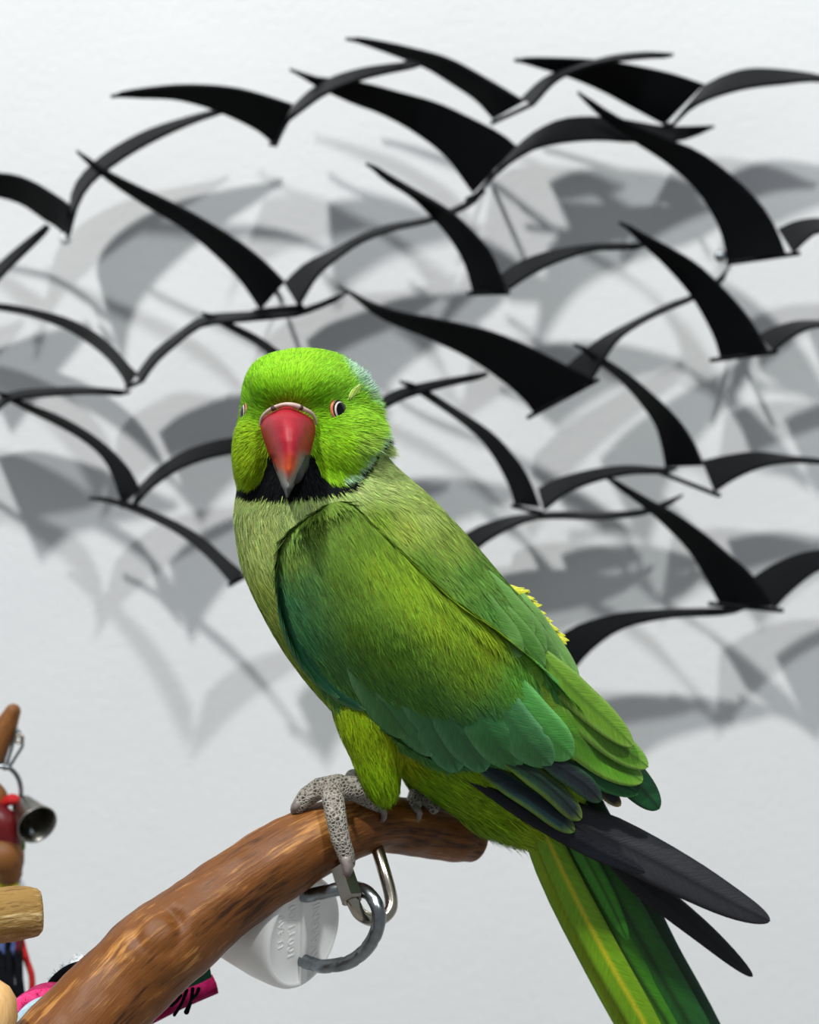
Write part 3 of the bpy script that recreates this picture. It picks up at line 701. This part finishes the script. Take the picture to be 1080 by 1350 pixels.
# --- beak
bl = [(536,366),(541,352),(548,345),(558,343),(570,346),(585,351),(600,356),(615,361),(630,367),(643,372),(652,376),(656,377)]
br = [(536,390),(541,404),(548,414),(558,417),(570,416),(585,412),(597,409),(612,403),(630,394),(643,387),(652,382),(656,380)]
pr = [(536,5),(541,9),(550,13),(562,15.5),(580,18),(600,19),(620,19),(640,17),(656,14.5)]
rows = np.linspace(536, 656, 34); K = 21; V = []; Fc = []; cols = []
red, orange, gry, dk, drk = [np.array(lin(c)[:3]) for c in ((158,20,40), (206,84,36), (140,136,130), (62,64,70), (158,14,30))]
for i, y in enumerate(rows):
    xl = np.interp(y, [a for a, _ in bl], [b for _, b in bl]); xr = np.interp(y, [a for a, _ in br], [b for _, b in br]); p = np.interp(y, [a for a, _ in pr], [b for _, b in pr])
    for j in range(K):
        s = -1 + 2 * j / (K - 1); ss = math.sin(s * math.pi / 2)
        prof = (1 - abs(ss) ** 2.3)
        V.append(Q((xl + xr) / 2 + (xr - xl) / 2 * ss, y + (1 - prof) * 5 * (1 if y < 600 else 0), -27 - p * prof - (2 if y > 640 else 0)))
        c = red * (1 - .45 * math.exp(-(ss / .28) ** 2)) + drk * .45 * math.exp(-(ss / .28) ** 2)
        k = min(1, max(0, (y - 592 - 6 * abs(ss)) / 22)) * (1 - .5 * abs(ss)); c = c * (1 - k) + orange * k
        kg = min(1, max(0, (y - 622 + 14 * abs(ss)) / 14)); c = c * (1 - kg) + gry * kg
        kd = min(1, max(0, (y - 634) / 12)); c = c * (1 - kd) + dk * kd
        if ss > .35 and y > 590: e = min(1, (ss - .35) / .3) * min(1, (y - 590) / 14) * (1 - kd); c = c * (1 - e) + gry * e
        cols.append(tuple(c) + (1,))
nr_ = len(rows)
for i in range(nr_ - 1):
    for j in range(K - 1): Fc.append((i * K + j, (i + 1) * K + j, (i + 1) * K + j + 1, i * K + j + 1))
    # close the back
    Fc.append((i * K + K - 1, (i + 1) * K + K - 1, (i + 1) * K, i * K))
Fc.append(tuple(range(K))); Fc.append(tuple(reversed(range((nr_ - 1) * K, nr_ * K))))
beak = mesh('upper_beak', V, Fc, M['beak'], parrot, cols=cols)
lb_p, lb_r = rounded([Q(384, 596, -26), Q(385, 612, -32), Q(386, 624, -35)], [.0052, .0046, .003])
lv, lf, _ = tube_data(lb_p, lb_r, 18)
mesh('lower_beak', lv, lf, M['beak'], parrot, cols=[lin((52, 50, 52))] * len(lv))
cere = tube('cere', [Q(343,560,-27), Q(345,551,-28.5), Q(352,543,-31), Q(362,537,-33.5), Q(376,533,-35), Q(390,535,-34.5), Q(402,540,-32.5), Q(411,545,-30.5), Q(416,553,-28.5), Q(417.5,562,-27)], [.0003,.0004,.0005,.0005,.0005,.0007,.0006,.0005,.0004,.0003], M['cere'], parrot, 12, n=36)
for x, y in ((397, 537), (360, 538)):
    lathe('nostril', Q(x, y, -34.2 if x > 380 else -34.0), (.25 if x > 380 else -.25, -1, .35), [(-.0004, 0), (-.0004, .0007), (.0002, .0006), (.0003, 0)], M['nostril'], cere, 14)

# --- eyes
def eye(px, py, hint, r=.0043):
    h, nn = ray(px, py)
    nn = (nn * .2 + Vector(hint)).normalized(); c = h - nn * r * .80
    def cap(a0, a1, rr, k=8): return [(rr * math.cos(a0 + (a1 - a0) * i / k), rr * math.sin(a0 + (a1 - a0) * i / k)) for i in range(k + 1)]
    def hoop(name, al, ra, mat, wob=0):
        u = nn.orthogonal().normalized(); v = nn.cross(u)
        pts = [c + nn * r * math.cos(al) + (u * math.cos(t) + v * math.sin(t)) * r * math.sin(al) for t in np.linspace(0, 2 * math.pi, 32, endpoint=False)]
        V, Fc, _ = tube_data(pts, [ra * (1 + wob * random.random()) for _ in pts], 8, True); mesh(name, V, Fc, mat, e)
    e = lathe('eye', c, nn, cap(0, .80, r), M['iris'], parrot, 32)
    lathe('pupil', c, nn, cap(0, .50, r * 1.03), M['pupil'], e, 24)
    hoop('iris_rim', .66, r * .045, M['pupil'])
    hoop('eye_ring', .80, r * .075, M['lid'], .4)
eye(449, 541, (.80, -.56, .02))
eye(321, 545, (-.96, -.22, .02))

# --- feet
BR = [(-80,1560,-56,72),(0,1470,-42,68),(76,1389,-32,64),(125,1335,-26,62),(174,1286,-19,61),(212,1252,-15,60),(251,1220,-11,57),(329,1162,-5,51),(380,1128,-1,49),(418,1106,2,47),(450,1096,6,43),(480,1088,10,38),(510,1086,15,36),(560,1092,24,37.5),(600,1098,30,37.5),(622,1103,33,32)]
def toe(name, pts, rad, parent):
    p, r = rounded([Q(*a) for a in pts], [x * .001 for x in rad]); return tube_data(p, r, 14)[:2]
def foot(pieces, claws):
    V, Fc = remeshed(pieces, .00045, 3); o = mesh('foot', V, Fc, M['scale'], parrot)
    for c in claws:
        pts, rad = c; tube('claw', [Q(*a) for a in pts], [x * .001 for x in rad], M['claw'], o, 10, n=10)
    return o
f1 = [toe('', [(500,1038,-3),(470,1040,-1),(440,1038,-1)], [3.6,3.7,3.6], None),
      toe('', [(446,1036,-1),(420,1040,-1),(404,1051,-1),(394,1063,-1.5)], [3.5,3.2,2.9,2.2], None),
      toe('', [(438,1040,-1.5),(440,1058,-6.5),(444,1082,-9.3),(449,1106,-10),(456,1126,-9.5),(459,1137,-9)], [3.5,3.2,3.0,2.8,2.5,2.2], None),
      toe('', [(470,1032,4),(466,1026,10),(478,1032,15)], [3.0,2.8,2.4], None),
      toe('', [(470,1046,-1),(488,1056,1.5),(500,1064,3.5)], [2.6,2.3,1.7], None)]
foot(f1, [([(457,1134,-11),(459,1145,-11.5),(457,1153,-10.5),(453,1159,-8.5)], [1.7,1.6,1.2,.5]),
          ([(499,1062,2.5),(506,1070,2),(506,1079,2.6),(500,1084,3.6)], [1.2,1.0,.8,.4]),
          ([(393,1060,-2.5),(388,1066,-2.5),(387,1075,-.5)], [1.5,1.2,.5])])
f2 = [toe('', [(554,1040,22),(549,1052,19),(545,1060,16),(546,1068,14)], [3.0,2.8,2.5,1.9], None), toe('', [(556,1046,22),(566,1058,19),(572,1066,17)], [2.6,2.3,1.8], None)]
foot(f2, [([(546,1064,13),(553,1071,12),(551,1080,12.5),(545,1086,13.5)], [1.1,1.0,.8,.4])])

# ------------------------------------------------------------------ the perch
def branch_mesh():
    q = cr([tuple(Q(x, y, m)) + (r * (D + m * .001) / F,) for x, y, m, r in BR], 230)
    pts = [Vector(x[:3]) for x in q]; rad = [x[3] for x in q]
    # blunt rounded end
    d = (pts[-1] - pts[-2]).normalized(); R0 = rad[-1]; p0 = pts[-1]
    for i in range(1, 8):
        a = i / 7 * math.pi / 2 * .98; pts.append(p0 + d * R0 * .42 * math.sin(a)); rad.append(R0 * math.cos(a) ** .6)
    V, Fc, uv = tube_data(pts, rad, 96)
    knot = Q(208, 1226, -27)
    out = []
    for i, v in enumerate(V):
        ci = pts[i // 96]; n = (v - ci); r = n.length; n = n / max(r, 1e-6)
        k = mnoise.fractal(Vector((v.x * 60, v.y * 60, v.z * 60)), 1.0, 2.0, 3) * .0009 + mnoise.noise(v * 28) * .0012
        dd = (v - knot).length
        k += .0034 * math.exp(-(dd / .0115) ** 2) - .0018 * math.exp(-((dd - .0062) / .0016) ** 2) * (.5 + .5 * mnoise.noise(v * 90))
        # second small bud beside the knot
        d2 = (v - (knot + Vector((.006, 0, .004)))).length; k += .0018 * math.exp(-(d2 / .003) ** 2) - .0014 * math.exp(-((d2 - .0045) / .001) ** 2)
        out.append(v + n * k * min(1, r / .004))
    return out, Fc, uv, grain_of(uv, rad, 96)
V, Fc, uv, gr = branch_mesh()
perch = mesh('perch_branch', V, Fc, M['branch'], uvs=uv, grain=gr)
tag(perch, 'thick knotty brown branch that the parakeet stands on', 'branch')

# ------------------------------------------------------------------ white pot, its wire ring and the quick link
DP = 4.0
axis = Vector((.78, -.60, -.13)).normalized(); pc = Q(402, 1232, DP)
Rp = 76 * (D + DP * .001) / F
pot = empty('plastic_pot', pc, 'white plastic pot with embossed lettering hanging below the branch', 'toy pot')
prof = [(-.031, 0), (-.031, Rp * .82), (-.029, Rp * .86), (-.012, Rp * .985), (-.0045, Rp), (-.0018, Rp * .985), (-.0006, Rp * .95), (0, Rp * .90), (-.0003, Rp * .86), (-.0008, Rp * .84), (-.0008, Rp * .5), (-.0008, 0)]
lathe('pot_body', pc, axis, prof, M['white'], pot, 72)
pu = (Vector((0, 0, 1)) - axis * axis.z).normalized()                   # up on the face
pu = (pu + axis.cross(pu) * .10).normalized(); pv = pu.cross(axis).normalized()
def on_face(a, b, o=0): return pc + pv * a + pu * b + axis * o
# moulded groove bar between the holes
def bar(name, a0, a1, b0, b1, o0, o1, mat, parent):
    V = [on_face(a, b, o) for o in (o0, o1) for a, b in ((a0, b0), (a1, b0), (a1, b1), (a0, b1))]
    return mesh(name, V, [(3, 2, 1, 0), (4, 5, 6, 7), (0, 1, 5, 4), (1, 2, 6, 5), (2, 3, 7, 6), (3, 0, 4, 7)], mat, parent, smooth=False)
bar('moulded_rib', -.0013, .0013, -.0150, .0120, -.0009, .0002, M['white'], pot)
def text(s, size, a, b, parent):
    cu = bpy.data.curves.new('lettering', 'FONT'); cu.body = s; cu.size = size; cu.extrude = .00022; cu.align_x = 'CENTER'; cu.align_y = 'CENTER'
    o = bpy.data.objects.new('lettering', cu); COL.objects.link(o)
    dg = bpy.context.evaluated_depsgraph_get(); me = bpy.data.meshes.new_from_object(o.evaluated_get(dg)); bpy.data.objects.remove(o)
    V = [on_face(a - v.co.y, b + v.co.x, -.0008 + v.co.z) for v in me.vertices]; Fc = [tuple(p.vertices) for p in me.polygons]
    ob = mesh('lettering', V, Fc, M['white'], parent, smooth=False); bpy.data.meshes.remove(me); return ob
text('AVARRNI', .0044, .0058, -.0015, pot)
text('100T1/00', .0042, -.0048, .0020, pot)
text('U-3AV', .0036, -.0092, .0035, pot)

ring = empty('wire_ring', pc, 'twisted grey steel wire ring through the white pot', 'metal ring')
h1 = on_face(0, .0118); h2 = on_face(0, -.0080)
rp = [h1 - axis * .004, h1, Q(436,1174,DP-7), Q(466,1170,DP-9), Q(488,1180,DP-15), Q(500,1206,DP-18), Q(491,1240,DP-16), Q(465,1266,DP-10.5), Q(430,1274,DP-6), h2 + axis * .003, h2 - axis * .003]
qq = cr([tuple(p) for p in rp], 120); rr = .0020
def helix(i, k, r):
    ph = (i * .42 + k / 14 * 2 * math.pi) % (2 * math.pi); return r * (1 - .16 * math.exp(-((ph - math.pi) / .4) ** 2))
Vr, Fr, ur = tube_data(qq, [rr] * 120, 14, False, True, helix)
mesh('twisted_wire', Vr, Fr, M['steel'], ring, uvs=ur)

link = empty('quick_link', Q(480, 1150, 4), 'oval steel quick link joining the wire ring to the branch', 'link')
DL = 1.0
lp = [(466,1190,-13),(474,1204,-12),(488,1212,-9),(504,1210,-6),(515,1198,-4),(515,1180,-2),(507,1150,1),(498,1120,DL+5),(488,1085,DL+14),(474,1068,DL+17),(456,1070,DL+16),(446,1090,DL+11),(448,1120,DL+2),(455,1155,-9)]
tube('link_loop', [Q(*a) for a in lp], .0019, M['link'], link, 16, closed=True, n=110)
a, b = Q(450, 1143, -6.5), Q(465, 1188, -13); ax = (b - a)
nv = []; nf = []; uu = ax.normalized().orthogonal().normalized(); vv = ax.normalized().cross(uu)
for t, r in ((0, .0028), (.06, .0034), (.94, .0034), (1, .0028)):
    for k in range(6): nv.append(a + ax * t + (uu * math.cos(k * math.pi / 3 + .3) + vv * math.sin(k * math.pi / 3 + .3)) * r)
for i in range(3):
    for k in range(6): nf.append((i * 6 + k, i * 6 + (k + 1) % 6, (i + 1) * 6 + (k + 1) % 6, (i + 1) * 6 + k))
nf.append(tuple(reversed(range(6)))); nf.append(tuple(range(18, 24)))
mesh('hex_nut', nv, nf, M['link'], link, smooth=False)

# ------------------------------------------------------------------ fleece strips behind the branch
def strip(name, pts, wdir, wpx, mat, parent=None, th=.002, n=26):
    q = cr([tuple(Q(*p)) for p in pts], n); V = []; Fc = []; wd = Vector(wdir).normalized()
    for i, x in enumerate(q):
        x = Vector(x); T = Vector(q[min(i + 1, n - 1)]) - Vector(q[max(i - 1, 0)]); N = T.cross(wd).normalized()
        for s, o in ((-1, -1), (0, -1.25), (1, -1), (1, 1), (0, 1.25), (-1, 1)): V.append(x + wd * s * wpx * S * .5 + N * o * th * .5)
    for i in range(n - 1):
        for k in range(6): Fc.append((i * 6 + k, i * 6 + (k + 1) % 6, (i + 1) * 6 + (k + 1) % 6, (i + 1) * 6 + k))
    Fc.append(tuple(reversed(range(6)))); Fc.append(tuple((n - 1) * 6 + k for k in range(6)))
    return mesh(name, V, Fc, mat, parent)
def fuzz(name, V0, mat, parent, n, ln=.0016, w_=.00022):
    V = []; Fc = []
    for i in range(n):
        p = Vector(V0[random.randrange(len(V0))]) + Vector((random.uniform(-1, 1), random.uniform(-1, 1), random.uniform(-1, 1))) * .0012
        d = Vector((random.gauss(-.5, .6), random.gauss(0, .6), random.gauss(.6, .6))).normalized() * ln * random.uniform(.6, 1.4); s = d.orthogonal().normalized() * w_
        k = len(V); V += [p - s, p + s, p + d]; Fc.append((k, k + 1, k + 2))
    o = mesh(name, V, Fc, mat, parent, smooth=False); o['kind'] = 'stuff'; return o
fl = empty('fleece_strip', Q(90, 1300, 4), 'black fleece strip with fuzzy white edge wound behind the branch', 'fleece strip')
arc = [(62,1322,2),(70,1298,3),(84,1280,4),(106,1267,5),(140,1262,6),(170,1280,6)]
strip('fleece_band', [(x + 6, y + 7, m - 2) for x, y, m in arc], (.3, 1, -.3), 60, M['blackcloth'], fl)
strip('white_edge', [(x, y, m + 2) for x, y, m in arc], (.2, 1, .1), 26, M['whitecloth'], fl, .0018)
fuzz('edge_fuzz', [Q(x, y, m + 1) for x, y, m in [tuple(a) for a in cr(arc, 40)]], M['whitecloth'], fl, 420)
fp = empty('fleece_strip', Q(40, 1330, -2), 'pink and pale blue fleece strip wrapped around the lower branch', 'fleece strip')
arc2 = [(12,1352,-16),(22,1330,-14),(36,1317,-12),(54,1310,-10),(80,1310,-8)]
strip('pink_band', arc2, (.2, 1, .1), 40, M['pink'], fp, .0032)
strip('blue_band', [(x + 9, y + 11, m - 3) for x, y, m in arc2], (.2, 1, .1), 40, M['blue'], fp, .003)
fuzz('band_fuzz', [Q(x, y, m - 2) for x, y, m in [tuple(a) for a in cr(arc2, 40)]], M['pink'], fp, 160, .001)
fm = empty('fleece_strip', Q(250, 1300, 8), 'magenta and dark green fleece strip with black fringe behind the branch', 'fleece strip')
strip('magenta_band', [(150,1362,20),(200,1336,22),(240,1316,24),(284,1297,27)], (.1, .6, -1), 20, M['magenta'], fm, .004)
strip('green_band', [(200,1300,14),(250,1284,14),(276,1272,14)], (.1, .6, -1), 34, M['darkgreen'], fm, .003)
for k, (x, y, x2, y2) in enumerate(((246,1306,230,1338),(254,1304,246,1334),(238,1312,226,1326),(228,1316,214,1328),(262,1304,252,1318),(220,1320,206,1330))):
    tube('fringe_thread', [Q(x, y, 8), Q((x + x2) / 2 + 2, (y + y2) / 2, 7.5), Q(x2, y2, 7)], [.0006, .0005, .0008 if k == 1 else .0005], M['blackcloth'], fm, 8, n=8)

# ------------------------------------------------------------------ the second perch and the hanging toy at the left
q = cr([tuple(Q(x, y, m)) + (r * S,) for x, y, m, r in ((-130,1222,-28,36),(-60,1216,-22,35),(0,1207,-16,35),(24,1204,-14,34.5),(48,1202,-12,31),(53,1201.5,-11.6,27))], 46)
Vs, Fs, us = tube_data([x[:3] for x in q], [x[3] for x in q], 48, rfun=lambda i, k, r: r * (1 + .05 * mnoise.noise(Vector((i * .12, k * .35, 1.7))) + .025 * mnoise.noise(Vector((i * .5, math.cos(k / 48 * 6.283) * 3, math.sin(k / 48 * 6.283) * 3)))))
stub = mesh('perch_stub', Vs, Fs, M['cut'], uvs=us, grain=grain_of(us, [x[3] for x in q], 48))
tag(stub, 'short sawn perch stub with rough pale bark and a cut end', 'perch')
dow = tube('wooden_dowel', [Q(-80,1480,-48), Q(-30,1400,-46), Q(-4,1330,-44), Q(-14,1300,-43)], [.006, .006, .0055, .003], M['pale'], None, 24, n=24)
tag(dow, 'pale wooden dowel end beside the pink fleece strip', 'dowel')
DT = 150
st = tube('hanging_stick', [Q(-70,1080,DT-6), Q(-20,1010,DT-2), Q(4,965,DT), Q(17,938,DT)], [.005, .005, .0046, .003], M['bead'], None, 20, n=24)
tag(st, 'brown wooden stick end that the bell toy hangs from', 'stick')
toy = empty('hanging_bird_toy', Q(10, 1060, DT), 'hanging bird toy with wooden beads, dark red block and small bell', 'bird toy')
tube('wire_clip', [Q(8,1012,DT), Q(16,985,DT-1), Q(22,962,DT-2), Q(28,972,DT-2), Q(30,982,DT-2), Q(22,996,DT-1), Q(11,1012,DT), Q(4,1010,DT+1), Q(12,980,DT+1)], .0006, M['steel'], toy, 8, n=60)
tube('clip_coil', [Q(25 + 5 * math.cos(t), 974 + 5 * math.sin(t), DT - 3) for t in np.linspace(0, 6.28, 14, endpoint=False)], .0007, M['link'], toy, 8, closed=True, n=28)
tube('metal_ring', [Q(2 + 26 * math.cos(t), 1044 + 34 * math.sin(t), DT + 4 * math.sin(t)) for t in np.linspace(0, 6.28, 24, endpoint=False)], .0009, M['steel'], toy, 10, closed=True, n=60)
tube('upper_bead', [Q(-14,1034,DT), Q(-4,1052,DT), Q(-2,1076,DT)], [.0028, .0042, .0034], M['bead'], toy, 20, n=12)
tube('red_knot', [Q(2,1060,DT-2), Q(16,1054,DT-3), Q(26,1058,DT-2)], [.0016, .0022, .0014], M['red'], toy, 12, n=10)
tube('red_block', [Q(-20,1070,DT-4), Q(2,1086,DT-5), Q(12,1112,DT-5)], [.0055, .0060, .0050], M['darkred'], toy, 20, n=12)
ba = Vector((.55, -.72, -.38)).normalized(); bc = Q(49, 1087, DT - 10); Rb = 27.5 * (D + .14) / F
bell = lathe('bell', bc, ba, [(-.016, 0), (-.0158, .0022), (-.0140, .0042), (-.010, Rb * .66), (-.005, Rb * .80), (-.0015, Rb * .93), (0, Rb), (.0004, Rb * .985), (0, Rb * .93), (-.0015, Rb * .86), (-.005, Rb * .74), (-.010, Rb * .58), (-.0135, .003), (-.0148, 0)], M['bell'], toy, 48)
tube('clapper', [bc - ba * .012, bc - ba * .005 + Vector((-.0015, 0, -.001)), bc - ba * .0005 + Vector((-.002, 0, -.003))], [.0004, .0004, .0012], M['steel'], bell, 10, n=10)
tube('lower_bead', [Q(-16,1118,DT-6), Q(6,1130,DT-7), Q(12,1150,DT-6)], [.0046, .0072, .0050], M['bead'], toy, 24, n=14)
tube('green_strip', [Q(18,1096,DT-2), Q(28,1112,DT-3), Q(26,1126,DT-2)], [.0010, .0017, .0010], M['green'], toy, 10, n=10)
tube('yellow_strip', [Q(-6,1168,DT-6), Q(12,1164,DT-6), Q(24,1174,DT-6)], [.0018, .0024, .0012], M['yellow'], toy, 10, n=10)
tube('white_strip', [Q(22,1158,DT-2), Q(27,1168,DT-2), Q(28,1190,DT-2)], [.0010, .0018, .0012], M['whitecloth'], toy, 10, n=10)
tube('red_cord', [Q(26,1180,DT-2), Q(27,1230,DT-2), Q(34,1262,DT-3), Q(42,1288,DT-3), Q(41,1318,DT-3), Q(34,1340,DT-2)], .0012, M['red'], toy, 12, n=40)
for k in range(22):
    x = -8 + 34 * random.random(); mt = M[random.choice(['navy', 'navy', 'whitecloth', 'green', 'blackcloth', 'blackcloth', 'darkred'])]
    tube('yarn_strand', [Q(x, 1190, DT - 4 + 4 * random.random()), Q(x + random.uniform(-4, 4), 1240, DT - 5 + 4 * random.random()), Q(x * .8 + random.uniform(-6, 8), 1285, DT - 5 + 4 * random.random())], [.0010, .0014, .0009], mt, toy, 8, n=12)
for k in range(12):
    x = -4 + 34 * random.random()
    tube('black_tassel', [Q(x, 1255, DT - 8 + 3 * random.random()), Q(x + random.uniform(-2, 4), 1290, DT - 8), Q(x + random.uniform(-2, 8), 1325, DT - 8)], [.0007, .0011, .0007], M['blackcloth'], toy, 8, n=10)
